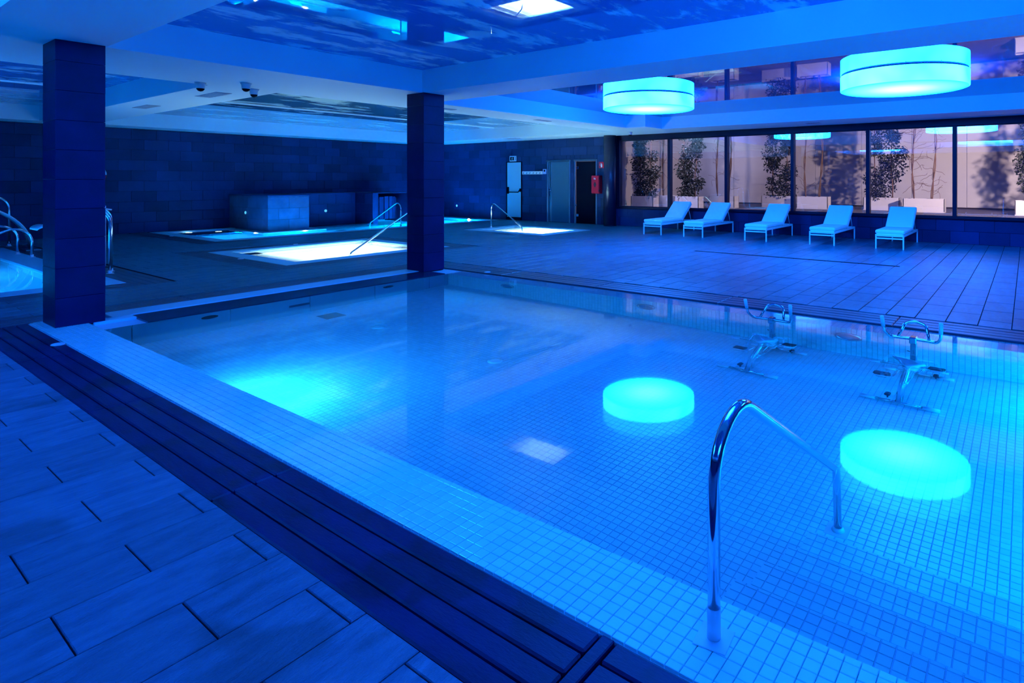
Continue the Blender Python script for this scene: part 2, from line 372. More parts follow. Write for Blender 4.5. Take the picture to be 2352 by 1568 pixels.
# walls
def wall(name, p0, p1, z0, z1, thick, ndir, mat=M['grout'], parts=True, holes=(), limit=300, lab=None, tile=M['wall'], ov=0.0):
    """p0->p1 along x or y; ndir = direction the face looks (unit vector)"""
    P0 = Vector((*p0, 0)); P1 = Vector((*p1, 0)); U = (P1-P0).normalized(); W = Vector((*ndir, 0)); Lg = (P1-P0).length
    e = empty(name, kind='structure')
    b = MB()
    # backing behind the tiles, left open where the holes are
    us = sorted({0, Lg, *[h[i] for h in holes for i in (0, 1)]}); zs = sorted({z0, z1, *[min(max(h[i], z0), z1) for h in holes for i in (2, 3)]})
    for i in range(len(us)-1):
        for j in range(len(zs)-1):
            cu, cz = (us[i]+us[i+1])/2, (zs[j]+zs[j+1])/2
            if any(h[0] < cu < h[1] and h[2] < cz < h[3] for h in holes): continue
            q = [P0+U*u-W*d+Vector((0, 0, z)) for d in (.012, thick) for u, z in ((us[i], zs[j]), (us[i+1], zs[j]), (us[i+1], zs[j+1]), (us[i], zs[j+1]))]
            b.add(q, [(0, 1, 2, 3), (7, 6, 5, 4), (0, 4, 5, 1), (1, 5, 6, 2), (2, 6, 7, 3), (3, 7, 4, 0)])
    b.build('wall_core', mat, e)
    if parts:
        Vv = Vector((0, 0, 1))
        if U.cross(Vv).dot(W) < 0:      # flip so the tile normal looks into the room
            U2 = -U; O = P0+U*Lg; hs = [(Lg-h[1], Lg-h[0], h[2], h[3]) for h in holes]
        else: U2 = U; O = P0; hs = list(holes)
        lay_tiles(e, bond(0, Lg, z0, z1, .585, .2915, .1, ov, .005, .5, hs), tile, .012, .002, (O, U2, Vv), limit)
    return e
wall('wall_back', (X0, Y1), (X1+.2, Y1), 0, ZS, .2, (0, -1))
# right-hand wall: door bay and the low wall below the windows
DOORS = [(15.23, 15.96, .10, 2.14), (12.93, 13.98, 0, 2.17), (11.78, 12.74, 0, 2.17)]
dh = [(a-10.95, b-10.95, c, d) for a, b, c, d in DOORS]
wall('wall_right', (16.0, 10.95), (16.0, Y1), 0, ZS, .2, (-1, 0), holes=dh)
wall('wall_sill', (16.0, Y0), (16.0, 10.95), 0, .575, .25, (-1, 0), limit=150)
MB().box(X0-.2, X0, Y0, Y1, 0, ZS).build('wall_left', M['wall'], kind='structure')
MB().box(X0-.2, X1+.2, Y0-.2, Y0, 0, ZS).build('wall_front', M['wall'], kind='structure')

# ceiling: soffits with coffers
CO_MAIN = (2.12, 6.20, -6.0, 8.12); CO_R = (7.12, 14.52, -6.0, 8.42); CO_R2 = (7.12, 13.62, 8.3, 9.05)
CO_A = (-3.6, 3.86, 10.10, 19.6); CO_B = (4.85, 14.55, 10.10, 19.5); CO_N = (-3.8, 1.13, -6.0, 8.12)
ceil = slab('ceiling', X0-.2, X1+.25, Y0-.2, Y1+.2, [CO_MAIN, CO_R, CO_R2, CO_A, CO_B, CO_N], ZS, ZS+.42, M['paint'], kind='structure')
def cpanel(r, z, mat, name='ceiling_panel'):
    return MB().box(r[0]-.05, r[1]+.05, r[2]-.05, r[3]+.05, z, z+.03).build(name, mat, ceil)
cpanel(CO_MAIN, 3.29, M['sky_panel']); cpanel((7.12, 14.52, -6, 9.05), 3.25, M['mirror_panel'])
cpanel(CO_A, 3.29, M['sky_panel']); cpanel(CO_B, 3.29, M['sky_panel_far']); cpanel(CO_N, 3.29, M['sky_panel'])
for r in (CO_A, CO_B): MB().box(r[0], r[1], 15.15, 15.26, 3.275, 3.292).build('joint_strip', M['paint'], ceil)
MB().box(X0-.2, X1+.25, Y0-.2, Y1+.2, 3.45, 3.55).build('roof_slab', M['paint'], ceil)

# window band: header, sill, mullions, glass
hd = MB().box(15.94, 16.14, Y0, 10.95, 2.755, ZS, .004).build('trim_header', M['frame'], kind='structure')
MB().box(15.93, 16.16, Y0, 10.95, .575, .625, .006).build('trim_sill', M['frame'], kind='structure')
MUL = [10.93, 9.03, 7.144, 5.217, 3.304, 1.403, -.6, -2.6, -4.4, -6.0]
for i in range(len(MUL)-1):
    e = empty('window_%d' % (i+1), (16, (MUL[i]+MUL[i+1])/2, .62), kind='structure')
    inv = Matrix.Translation(-e.location)
    wd = .05 if i else .08
    o1 = MB().box(15.95, 16.13, MUL[i]-wd, MUL[i]+.035, .62, 2.757, .004).build('mullion', M['frame'], e); o1.matrix_parent_inverse = inv
    o2 = MB().box(16.04, 16.052, MUL[i+1]+.03, MUL[i]-wd, .62, 2.757).build('pane', M['glass'], e); o2.matrix_parent_inverse = inv
    fb = MB()
    a, b_ = MUL[i+1]+.035, MUL[i]-wd
    for q in ((a, b_, .622, .645), (a, b_, 2.735, 2.757)): fb.box(16.01, 16.08, *q, .003)
    o3 = fb.build('glazing_bead', M['frame'], e); o3.matrix_parent_inverse = inv
# round column at the end of the window wall
rc = empty('round_column', (15.75, 11.08, 0), 'dark round column at the left end of the long window wall', 'column')
MB().lathe([(.20, 0), (.20, ZS)], n=40).build('shaft', pbr('round_column_paint', (.012, .009, .04), .3, spec=.4), rc)
MB().lathe([(.208, 0), (.208, .03), (.202, .035)], n=40).build('base_ring', M['frame'], rc)

# doors
def door(n, y0, y1, z0, z1, mat, parts):
    e = empty('door_%d' % n, (16, (y0+y1)/2, 0), kind='structure'); iv = Matrix.Translation(-e.location)
    leaf = []
    def P_(name, mb, m):
        o = mb.build(name, m, leaf[0] if leaf and name != 'frame' else e)
        if o.parent is e: o.matrix_parent_inverse = iv
        if name == 'leaf': leaf.append(o)
        return o
    parts(P_, y0, y1, z0, z1); return e
def d_white(P_, y0, y1, z0, z1):
    P_('leaf', MB().box(15.99, 16.04, y0+.01, y1-.01, z0+.01, z1-.01, .004), M['white_door'])
    P_('frame', MB().box(15.98, 16.06, y0-.03, y0+.01, z0, z1+.01).box(15.98, 16.06, y1-.01, y1+.03, z0, z1+.01).box(15.98, 16.06, y0-.03, y1+.03, z1-.01, z1+.02).box(15.97, 16.06, y0-.03, y1+.03, z0-.1, z0+.005), M['black'])
    P_('panic_bar', MB().tube(rounded([(15.98, y1-.07, 1.03), (15.92, y1-.09, 1.03), (15.90, y0+.07, 1.03), (15.92, y0+.02, 1.12), (15.98, y0+.01, 1.14)], .02, 4), .017, 8), M['black'])
    P_('lock_box', MB().box(15.93, 15.99, y1-.115, y1-.045, .97, 1.22, .008), M['black'])
    P_('lock_box', MB().box(15.93, 15.99, y0+.01, y0+.05, 1.05, 1.17, .008), M['black'])
def d_grey(P_, y0, y1, z0, z1):
    P_('leaf', MB().box(16.0, 16.05, y0+.05, y1-.05, .01, z1-.05, .003), M['grey_door'])
    P_('frame', MB().box(15.975, 16.07, y0, y0+.045, 0, z1, .004).box(15.975, 16.07, y1-.045, y1, 0, z1, .004).box(15.96, 16.07, y0-.01, y1+.01, z1-.045, z1+.01, .004), M['steel_dark'])
    P_('edge_strip', MB().box(15.99, 16.0, y1-.21, y1-.13, .01, z1-.05, .003), M['steel_dark'])
    P_('handle', MB().tube(rounded([(15.99, y1-.11, 1.10), (15.94, y1-.11, 1.10), (15.94, y1-.24, 1.10)], .015, 4), .011, 8), M['steel'])
    P_('lock_plate', MB().box(15.985, 15.998, y1-.14, y1-.08, .93, 1.17, .004), M['steel'])
def d_dark(P_, y0, y1, z0, z1):
    P_('leaf', MB().box(16.01, 16.025, y0+.06, y1-.06, .01, z1-.06, .003), M['black'])
    P_('frame', MB().box(15.97, 16.07, y0, y0+.045, 0, z1, .004).box(15.97, 16.07, y1-.045, y1, 0, z1, .004).box(15.96, 16.07, y0-.01, y1+.01, z1-.05, z1+.01, .004), M['steel_dark'])
    for z in (.28, 1.90): P_('hinge', MB().box(15.985, 16.01, y1-.17, y1-.07, z-.045, z+.045, .01), M['steel'])
    P_('pull_knob', MB().tube([(16.01, y1-.10, .62), (15.95, y1-.10, .62)], .025, 12), M['steel'])
door(1, *DOORS[0], None, d_white); door(2, *DOORS[1], None, d_grey); door(3, *DOORS[2], None, d_dark)

# ------------------------------------------------------------ courtyard beyond the glass
GZ = .3
ground = MB().box(16.25, 34, -12, 20, GZ-.1, GZ).build('courtyard_ground', M['court'], kind='structure')
fe = empty('courtyard_fence', (27.8, 0, GZ), 'pale smooth panelled courtyard wall beyond the windows', 'wall')
k = -12.0
while k < 20:
    MB().box(0, .08, k+.006, k+2.0-.006, 0.02, 5.2, .004).build('panel', M['fence'], fe); k += 2.0
MB().box(-.03, .1, -12, 20, 0, .07).build('kickboard', M['soil'], fe)
MB().box(16.25, 27.8, 14.6, 14.7, GZ, 5.2).build('courtyard_side_wall', M['fence'], kind='structure')
MB().box(16.25, 27.8, -9.1, -9.0, GZ, 5.2).build('courtyard_end_wall', M['fence'], kind='structure')
def planter(x, y, L, ang=0, h=.5, wd=.5, label='', group=None):
    e = empty('planter', (x, y, GZ), label, 'planter', None, rz=ang)
    b = MB(); t = .03
    b.box(-wd/2, wd/2, -L/2, L/2, 0, .04, .004).box(-wd/2, -wd/2+t, -L/2, L/2, .03, h, .004).box(wd/2-t, wd/2, -L/2, L/2, .03, h, .004)
    b.box(-wd/2, wd/2, -L/2, -L/2+t, .03, h, .004).box(-wd/2, wd/2, L/2-t, L/2, .03, h, .004)
    b.build('box', M['planter'], e)
    MB().box(-wd/2+t, wd/2-t, -L/2+t, L/2-t, .3, h-.05).build('soil', M['soil'], e)
    return e
def leafy(x, y, stems, H, wid, n, label):
    e = empty('climbing_shrub', (x, y, GZ+.45), label, 'shrub')
    st = MB(); fo = MB()
    ym, yx = min(stems), max(stems)
    for sy in stems:
        p = [(random.uniform(-.03, .03), sy+random.uniform(-.04, .04), H*i/8) for i in range(9)]
        st.tube(p, [.028-.0022*i for i in range(9)], 6)
    lumps = []
    for q in range(34):
        z = (q+random.random())/34*H; sy = random.choice(stems)
        lumps.append((Vector((random.gauss(0, .07), sy+random.gauss(0, .10)*(1.3-.6*z/H), z)), random.uniform(.19, .34)*(1.15-.35*z/H)))
    for q in range(n):
        c0, r0 = random.choice(lumps); d = Vector((random.gauss(0, 1), random.gauss(0, 1), random.gauss(0, 1))).normalized()
        c = c0+d*r0*random.random()**.4
        if c.z < 0: c.z = -c.z*.5
        u = (d+Vector((random.gauss(0, .7), random.gauss(0, .7), random.gauss(-.5, .5)))).normalized(); v = u.cross(Vector((random.gauss(0, 1), random.gauss(0, 1), random.gauss(0, 1)))).normalized(); l = random.uniform(.06, .12); ww = l*.34
        nn = u.cross(v)*l*.12
        fo.add([c, c+u*l*.5+v*ww-nn, c+u*l, c+u*l*.5-v*ww-nn], [(0, 1, 2), (0, 2, 3)])
    st.build('stem', M['bark'], e); fo.build('foliage', M['leaf'], e, kind='stuff'); return e
def bare(x, y, stems, H, label, twigs=14):
    for i, sy in enumerate(stems):
        e = empty('bare_climber', (x, y+sy, GZ+.45), label[i], 'climber')
        for kx in range(2):
            p = []
            for i2 in range(26):
                z = H*i2/25; a = z*3.2+kx*3.14+i; p.append((.025*math.cos(a)+.05*math.sin(z*.9+i), .025*math.sin(a)+.07*math.sin(z*1.3+i*2), z))
            MB().tube(p, [.024-.0004*i2 for i2 in range(26)], 6).build('stem', M['bark'], e)
        tw = MB()
        for q in range(twigs):
            z = random.uniform(.1, H*.95); s_ = random.choice((-1, 1)); p = [(0, .02, z)]; d = Vector((random.uniform(-.3, .3), s_, random.uniform(-.2, 1))).normalized()
            for i2 in range(7):
                d = (d+Vector((random.gauss(0, .25), random.gauss(0, .3), random.gauss(0, .35)))).normalized(); p.append(tuple(Vector(p[-1])+d*.075))
            tw.tube(p, [.006]*8, 4, False)
        tw.build('twigs', M['bark'], e, kind='stuff')
PL = [(21.4, 13.25, 1.1, 'leafy'), (22.75, 12.95, .75, 'bare2'), (22.05, 11.5, 1.1, 'leafy'), (23.5, 10.6, 1.15, 'bare2'), (25.0, 8.75, 1.35, 'leafy'),
      (24.6, 7.15, 1.25, 'bare2'), (25.1, 4.65, 1.3, 'leafy'), (24.45, 3.1, 1.35, 'bare2'), (24.1, -.35, 1.4, 'leafy')]
PT = ['leftmost pale planter, under the first leafy shrub beside the window end', 'narrow pale planter with bare stems, partly hidden by the first mullion', 'pale planter of the second leafy shrub from the left', 'pale planter with two bare stems, crossed by the second mullion',
      'pale planter of the third leafy shrub, left of the third mullion', 'pale planter with two bare stems right of the third mullion', 'pale planter of the double leafy shrub behind the fourth mullion', 'long pale planter with two thick bare stems, right of the fourth mullion', 'rightmost pale planter, cut by the picture edge']
PS = ['tall dark leafy shrub in the leftmost window pane', '', 'tall dark leafy shrub in the second pane from the left', '', 'bushy two-stemmed leafy shrub at the right of the third pane', '', 'full leafy shrub behind the fourth mullion', '', 'leafy shrub at the far right edge, lit warm']
PB = {1: ['left bare twisted stem in the first pane', 'right bare twisted stem in the first pane'], 3: ['left bare stem in the second pane', 'right bare stem beside the second mullion'],
      5: ['left bare stem in the fourth pane, slim', 'right bare stem in the fourth pane, slim'], 7: ['left thick bare stem with curling twigs in the fifth pane', 'right thick bare stem in the fifth pane']}
for i, (x, y, L, kd) in enumerate(PL):
    planter(x, y, L, label=PT[i])
    if kd == 'leafy': leafy(x, y, (-.27*L, .2*L), 3.9, .30, 5200, PS[i])
    else: bare(x, y, (.25*L, -.22*L), 3.7, PB[i], 34 if i == 7 else 14)

# ------------------------------------------------------------ main pool
RX0, RX1, RY = 1.60, 6.68, 8.55       # outer edges of the tiled rim (near, far, left end)
IX0, IX1, IY = 1.965, 6.36, 7.67      # inner basin
D = .95; WL = -.022; TP = .05; G = .0035
pool = empty('swimming_pool', (0, 0, 0), 'large rectangular tiled pool filling the foreground, water glowing blue', 'pool')
sh = MB()                              # grout-coloured shell that carries the tiles
B0 = -5.9
sh.box(RX0-.395, RX1+.48, B0, 8.98, -1.15, -D-.006)                     # bottom
sh.box(RX0, IX0-.006, B0, RY, -D-.01, -.012)                            # near ledge
sh.box(IX1+.006, RX1, B0, RY, -D-.01, -.03)                             # far ledge
sh.box(IX0-.01, IX1+.01, IY+.006, RY, -D-.01, -.03)                     # left ledge
for s_ in ((RX0-.395, RX0-.003), (RX1+.003, RX1+.48)): sh.box(s_[0], s_[1], B0, 8.98, -D-.01, -.095)
sh.box(RX0, RX1, RY+.003, 8.98, -D-.01, -.045)
STEPS = [(1.965, 2.265, -.2), (2.265, 2.585, -.4), (2.585, 2.915, -.6), (2.915, 3.255, -.8)]
SY = .97
for a, b_, z in STEPS: sh.box(a-.006, b_-.006, B0, SY-.006, -D-.01, z-.006)
sh.build('pool_shell', M['pgrout'], pool)
# rim tiles: the 300 largest in view are parts; everything underwater is a joined field
rim = grid(RX0+.034, IX0, B0, RY, TP, G, ou=RX0+.034-TP*0, ov=1.171-.0*TP)+[(RX0+.002, y, .030, .05-G) for y in [1.171+TP*k+G/2 for k in range(-140, 147)] if y < 8.5]
lay_tiles(pool, rim, M['ptile_wet'], .012, .0015, ((0, 0, 0.0), (1, 0, 0), (0, 1, 0)), 300)
UW = MB()
def field(rects, O, U, V, t=.006, c=.0012, mb=UW):
    O, U, V = Vector(O), Vector(U), Vector(V); W = U.cross(V)
    for r in rects:
        q = [(0, 0, -t), (r[2], 0, -t), (r[2], r[3], -t), (0, r[3], -t), (c, c, 0), (r[2]-c, c, 0), (r[2]-c, r[3]-c, 0), (c, r[3]-c, 0)]
        mb.add([O+U*(r[0]+p[0])+V*(r[1]+p[1])+W*p[2] for p in q], [(4, 5, 6, 7), (0, 1, 5, 4), (1, 2, 6, 5), (2, 3, 7, 6), (3, 0, 4, 7)])
YB = -1.4
flo = [r for r in grid(IX0, IX1, YB, IY, TP, G, ov=1.171) if not (r[0] < 3.25 and r[1]+.02 < SY)]
field(flo, (0, 0, -D), (1, 0, 0), (0, 1, 0))
lastz = 0
for a, b_, z in STEPS:
    field(grid(a, b_, YB, SY, TP, G, ou=b_-.32, ov=1.171), (0, 0, z), (1, 0, 0), (0, 1, 0))
hs = [(1.965, 0, -.2)]+[(STEPS[i][1], STEPS[i][2], STEPS[i+1][2] if i < 3 else -D) for i in range(4)]
for x, zt, zb in hs:                   # risers, facing +x
    field(grid(YB, SY, zb, min(zt, -.012), TP, G, ov=zt-.0, ou=1.171), (x, 0, 0), (0, 1, 0), (0, 0, 1))
for a, b_, z in STEPS: field(grid(-b_, -a, -D, z, TP, G, ov=z), (0, SY, 0), (-1, 0, 0), (0, 0, 1))
field(grid(SY, IY, -D, -.012, TP, G, ou=1.171), (IX0, 0, 0), (0, 1, 0), (0, 0, 1))            # near wall
field(grid(-IY, -YB, -D, -.03, TP, G, ou=-1.171), (IX1, 0, 0), (0, -1, 0), (0, 0, 1))          # far wall
FT = MB()
field(grid(IX1, RX1, YB, RY, TP, G, ov=1.171), (0, 0, -.026), (1, 0, 0), (0, 1, 0), mb=FT)   # far ledge, just under the water
FT.build('ledge_tiles', M['ptile'], pool, kind='stuff')
UW.build('basin_tiles', M['ptile'], pool, kind='stuff')
# left end: white curb, dark ledge, big panels with jets
MB().box(RX0+.6, RX1, 8.19, RY, -.05, -.004, .006).build('curb', M['curb'], pool)
MB().box(RX0-.39, RX0-.006, B0, 8.55, -.09, -.0455).box(RX1+.006, RX1+.475, B0, 8.975, -.09, -.0455).build('gutter_bed', M['grout'], pool)
MB().box(2.36, 6.30, IY, 8.185, -.05, -.010, .003).build('dark_ledge', M['ledge_dark'], pool)
MB().box(2.0, 2.36, 8.0, 8.185, -.05, -.002, .003).build('curb', M['curb'], pool)
sx = [IX0, 2.217, 3.152, 4.10, 5.037, 5.982, IX1]
for i in range(6): MB().box(sx[i]+.005, sx[i+1]-.005, IY-.012, IY+.004, -D, -.03, .003).build('panel', M['panel_pool'], pool)
for x in (2.935, 5.249):
    j = MB().lathe([(.05, 0), (.085, .004), (.085, .016), (.06, .022)], n=20).xf(Matrix.Translation((x, IY-.012, -.26)) @ Matrix.Rotation(math.pi/2, 4, 'X')).build('jet_nozzle', M['dark'], pool)
for x in (3.96, ): MB().box(x-.13, x+.13, IY-.02, IY-.01, -.52, -.40, .003).build('grille_and_mirror_image', M['teal_grate'], pool)  # dark plate standing in for the floor grille's reflection in the panel
MB().box(4.02, 4.28, 7.12, 7.37, -D-.002, -D+.006, .002).build('grille_and_mirror_image', M['teal_grate'], pool)
for x, y in ((4.19, 6.31), (4.19, 4.35)):
    MB().lathe([(.075, 0), (.075, .006), (.05, .012), (.05, .018)], n=24).xf(Matrix.Translation((x, y, -D))).build('inlet_cover', M['ptile'], pool)
for y in (6.333, 3.92, 1.499):
    r_ = MB().lathe([(.10, 0), (.13, .0), (.135, .012), (.118, .03), (.108, .03), (.10, .014)], n=32, capb=False, capt=False).xf(Matrix.Translation((IX1, y, -.34)) @ Matrix.Rotation(-math.pi/2, 4, 'Y')).build('lamp_ring', M['steel_dark'], pool)
    MB().lathe([(.1, .0), (.1, .012)], n=32).xf(Matrix.Translation((IX1, y, -.34)) @ Matrix.Rotation(-math.pi/2, 4, 'Y')).build('lamp_lens', M['panel_pool'], pool)
# gutters: four stone slabs side by side
def gutter(x0, x1, ya, yb, joints, mat, par, along='y', bars=()):
    n = 4; wd = (x1-x0)/n; cuts = sorted([ya, yb]+[j for j in joints if ya < j < yb])
    for k_ in range(len(cuts)-1):
        for i in range(n):
            a, b_ = x0+i*wd+.004, x0+(i+1)*wd-.004; c, d = cuts[k_]+.003, cuts[k_+1]-.003
            for br in bars:
                if abs(c-br) < .03: c += .03
                if abs(d-br) < .03: d -= .03
            z = -.003-random.random()*.002
            mb = MB().box(a, b_, c, d, z-.04, z, .007) if along == 'y' else MB().box(c, d, a, b_, z-.04, z, .007)
            mb.build('gutter_slab', mat, par)
    for br in bars: MB().box(x0, x1, br-.024, br+.024, -.045, -.004, .004).build('cross_bar', mat, par)
gutter(1.207, 1.598, B0, 8.55, (-2.5, -.7, 1.128, 3.14, 4.98, 6.8), M['gutter'], pool, bars=(1.128,))
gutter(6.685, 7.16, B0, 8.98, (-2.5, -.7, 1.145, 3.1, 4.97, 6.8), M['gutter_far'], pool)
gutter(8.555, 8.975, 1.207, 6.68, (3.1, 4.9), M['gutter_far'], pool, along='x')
# water
xs_ = [IX0-.001, IX1+.0]; 
wb = MB()
wb.add([(IX0, B0, WL), (RX1-.002, B0, WL), (RX1-.002, RY-.37, WL), (IX0, IY, WL), (RX1-.002, IY, WL)], [(0, 1, 4, 3)])
wat = wb.build('water', M['water'], pool)
# underwater lamps in the near wall, below the ledge
for y, p in ((5.2, 80),):
    area('pool_lamp_and_fill', (IX0+.05, y, -.5), .22, p, (.01, .30, 1.0), rot=(0, math.radians(-62), 0)).data.spread = math.radians(170)
    MB().lathe([(.11, 0), (.125, .0), (.13, .02), (.10, .03)], n=28, capt=False).xf(Matrix.Translation((IX0+.0, y, -.5)) @ Matrix.Rotation(math.pi/2, 4, 'Y')).build('lamp_ring', M['steel_dark'], pool)

for x, p in ((3.6, 75), (5.4, 75)): area('pool_lamp_and_fill', (x, -1.3, -.45), .3, p, (0, .27, 1), rot=(math.radians(80), 0, 0))  # added fill lights hanging in the water past the right edge, no fittings
area('pool_lamp_and_fill', (6.3, -.7, -.4), .3, 60, (0, .27, 1), rot=(0, math.radians(75), 0))  # added fill light brightening the step risers, out of view
# square columns standing on the pool corners
def column(x0, x1, y0, y1, label):
    e = empty('column', ((x0+x1)/2, (y0+y1)/2, 0), label, 'column', rz=0); cx, cy0 = e.location.x, e.location.y
    MB().box(x0+.011-cx, x1-.011-cx, y0+.011-cy0, y1-.011-cy0, -.02, ZS).build('core', M['grout'], e)
    z = -.01; k_ = 0
    while z < ZS-.01:
        t_ = min(z+.302, ZS); 
        fr_ = [((x0, y0), (1, 0), x1-x0), ((x0, y1), (0, -1), y1-y0), ((x1, y0), (0, 1), y1-y0), ((x1, y1), (-1, 0), x1-x0)]
        for (px, py), (ux, uy), L in fr_:
            key = ('ct', round(L, 3), round(t_-z, 3))
            if key not in _tm: _tm[key] = tile_piece(L-.003, t_-z-.003, .011, .0012).mesh('tile', M['column'])
            o = bpy.data.objects.new('tile', _tm[key]); C.objects.link(o); o.parent = e
            U = Vector((ux, uy, 0)); V = Vector((0, 0, 1)); W = U.cross(V)
            Mx = Matrix((U, V, W)).transposed().to_4x4(); Mx.translation = Vector((px-cx, py-cy0, z+.002))+U*.0015+W*random.uniform(-.001, .0005)
            o.matrix_local = Mx
        z = t_; k_ += 1
    return e
column(1.70, 2.10, 8.04, 8.50, 'dark tiled square column at the left, on the near left corner of the pool')
column(6.185, 6.60, 8.06, 8.50, 'dark tiled square column in the middle, on the far left corner of the pool')

# ------------------------------------------------------------ handrail in the foreground
def flange(mb, x, y, z, s_=.055, h=.004):
    mb.box(x-s_, x+s_, y-s_, y+s_, z, z+h, .001)
    return mb
hr = empty('handrail', (1.785, .84, 0), 'large polished steel handrail in the foreground leading down the pool steps', 'handrail')
hr_iv = (-1.785, -.84, 0)
def off(mb, v): return mb.xf(Matrix.Translation(v))
path = rounded([(1.785, .84, .10), (1.785, .84, .845), (3.30, .84, -.055), (3.335, .84, -.8)], [.20, .03], 14)
off(MB().tube(path, .0205, 24), hr_iv).build('rail', M['steel'], hr)
sl = MB().tube([(1.785, .84, .0), (1.785, .84, .105)], .0225, 24).build('sleeve', M['white_plastic'], hr, label='white plastic sleeve'); sl.data.transform(Matrix.Translation(hr_iv))
off(flange(MB(), 0, 0, .001).xf(Matrix.Translation((1.785, .84, 0)) @ Matrix.Rotation(.12, 4, 'Z')), hr_iv).build('foot_plate', M['white_plastic'], hr)
off(flange(MB(), 3.335, .84, -.8, .06).lathe([(.035, -.796), (.024, -.76)], 3.335, .84, 20), hr_iv).build('foot_plate', M['white_plastic'], hr)

# ------------------------------------------------------------ underwater exercise bikes
def bike(x, y, rz, label):
    e = empty('aqua_bike', (x, y, -D), label, 'exercise bike', 'underwater exercise bikes', rz=rz)
    S = M['steel']; Wp = M['white_plastic']; Dk = M['dark']
    for bx in (-.40, .38):
        fb = MB().tube([(bx, -.20, .035), (bx, .20, .035)], .019, 12).build('foot_bar', S, e)
        for s_ in (-1, 1): MB().tube([(bx, s_*.18, .033), (bx, s_*.30, .033)], .027, 12).build('foot_sleeve', Wp, fb)
    ub = MB().tube([(-.10, -.22, .64), (-.10, .24, .64)], .010, 10).build('cross_bar', S, e)
    for s_ in (-1, 1): MB().tube([(-.10, s_*.2+.01, .64), (-.10, s_*.33+.01, .64)], .017, 10).build('bar_sleeve', Wp, ub)
    m = MB(); m.tube(rounded([(-.40, 0, .04), (-.24, 0, .34), (-.08, 0, .50), (-.06, 0, .62)], [.12, .08], 6), .030, 10)
    m.tube(rounded([(-.28, 0, .26), (.0, 0, .20), (.28, 0, .22), (.38, 0, .04)], .08, 6), .022, 10)
    m.tube(rounded([(-.05, 0, .28), (.18, 0, .40), (.30, 0, .52), (.235, 0, .66)], .06, 6), .018, 10)
    m.tube([(-.24, 0, .34), (.02, .0, .38)], .02, 10); m.tube([(.30, 0, .20), (.27, 0, .44), (.22, 0, .60)], .018, 10)
    m.build('frame', S, e)
    po_ = MB().box(.20, .245, -.027, .027, .56, 1.00, .006).build('handlebar_post', M['steel_dark'], e)
    for z in (.78, .82, .86): MB().tube([(.197, 0, z), (.202, 0, z)], .006, 8).build('adjusting_hole', Dk, po_)
    MB().tube([(.22, .02, .80), (.22, .055, .81)], .008, 8).build('adjusting_pin', Dk, po_)
    MB().box(.165, .25, -.03, .03, .975, 1.035, .008).build('handlebar_clamp', S, e)
    hb_ = MB().tube(rounded([(.10, .235, 1.17), (.13, .228, 1.07), (.20, .195, 1.01), (.20, 0, 1.015), (.20, -.195, 1.01), (.13, -.228, 1.07), (.10, -.235, 1.17)], [.03, .05, .02, .05, .03], 6), .0135, 14).build('handlebar', S, e)
    MB().tube(rounded([(.20, .13, 1.012), (.30, .085, 1.13), (.31, 0, 1.15), (.30, -.085, 1.13), (.20, -.13, 1.012)], [.05, .07, .05], 6), .0135, 14).build('inner_handle', S, e)
    for s_ in (-1, 1): MB().tube([(.113, s_*.232, 1.115), (.085, s_*.238, 1.21)], .0175, 14).build('grip', Wp, hb_)
    sd = MB(); sec = [(-.17, .08), (-.14, .10), (-.06, .085), (.02, .04), (.10, .02), (.13, .008)]
    v = []
    for sx_, wy in sec: v += [(sx_, -wy, -.025), (sx_, -wy*.9, .02), (sx_, 0, .034), (sx_, wy*.9, .02), (sx_, wy, -.025)]
    fc = [(i*5+k_, i*5+k_+1, i*5+k_+6, i*5+k_+5) for i in range(len(sec)-1) for k_ in range(4)]+[(i*5+4, i*5, i*5+5, i*5+9) for i in range(len(sec)-1)]+[(0, 4, 3, 2, 1), (25, 26, 27, 28, 29)]
    sd.add(v, fc, True).xf(Matrix.Translation((-.05, .03, .76)) @ Matrix.Rotation(.9, 4, 'Z')).build('saddle', Wp, e)
    MB().tube([(-.06, 0, .55), (-.06, .02, .74)], .02, 10).box(-.13, .0, -.03, .03, .60, .66, .008).build('seat_post', S, e)
    MB().lathe([(.05, -.06), (.11, -.04), (.12, 0), (.11, .04), (.05, .06)], n=20).xf(Matrix.Translation((.17, 0, .43)) @ Matrix.Rotation(math.pi/2, 4, 'X')).build('housing', Wp, e)
    for s_ in (-1, 1):
        px, pz = .03-.16*s_, .37-.03*s_
        MB().tube([(.03, s_*.04, .37), (.03, s_*.08, .37), (px, s_*.10, pz), (px, s_*.13, pz)], .009, 8).build('crank', S, e)
        pd = MB().box(px-.055, px+.055, s_*.19-.065, s_*.19+.065, pz-.022, pz+.018, .016).build('pedal', Wp, e)
        MB().box(px-.05, px+.045, s_*.19-.068, s_*.19+.068, pz+.018, pz+.055, .018).box(px-.03, px+.03, s_*.19-.05, s_*.19+.05, pz-.05, pz-.02, .01).build('strap', Dk, pd)
    for bx, by in ((-.33, .10), (.34, -.16)): MB().tube([(bx-.02, by, .10), (bx+.03, by, .10)], .024, 10).tube([(bx, by, .03), (bx, by, .10)], .008, 6).build('knob', Dk, e)
    return e
bike(5.74, 2.16, -.04, 'left of the two steel underwater exercise bikes, handlebar above the water')
bike(5.74, .85, -.04, 'right of the two steel underwater exercise bikes, nearer the picture edge')

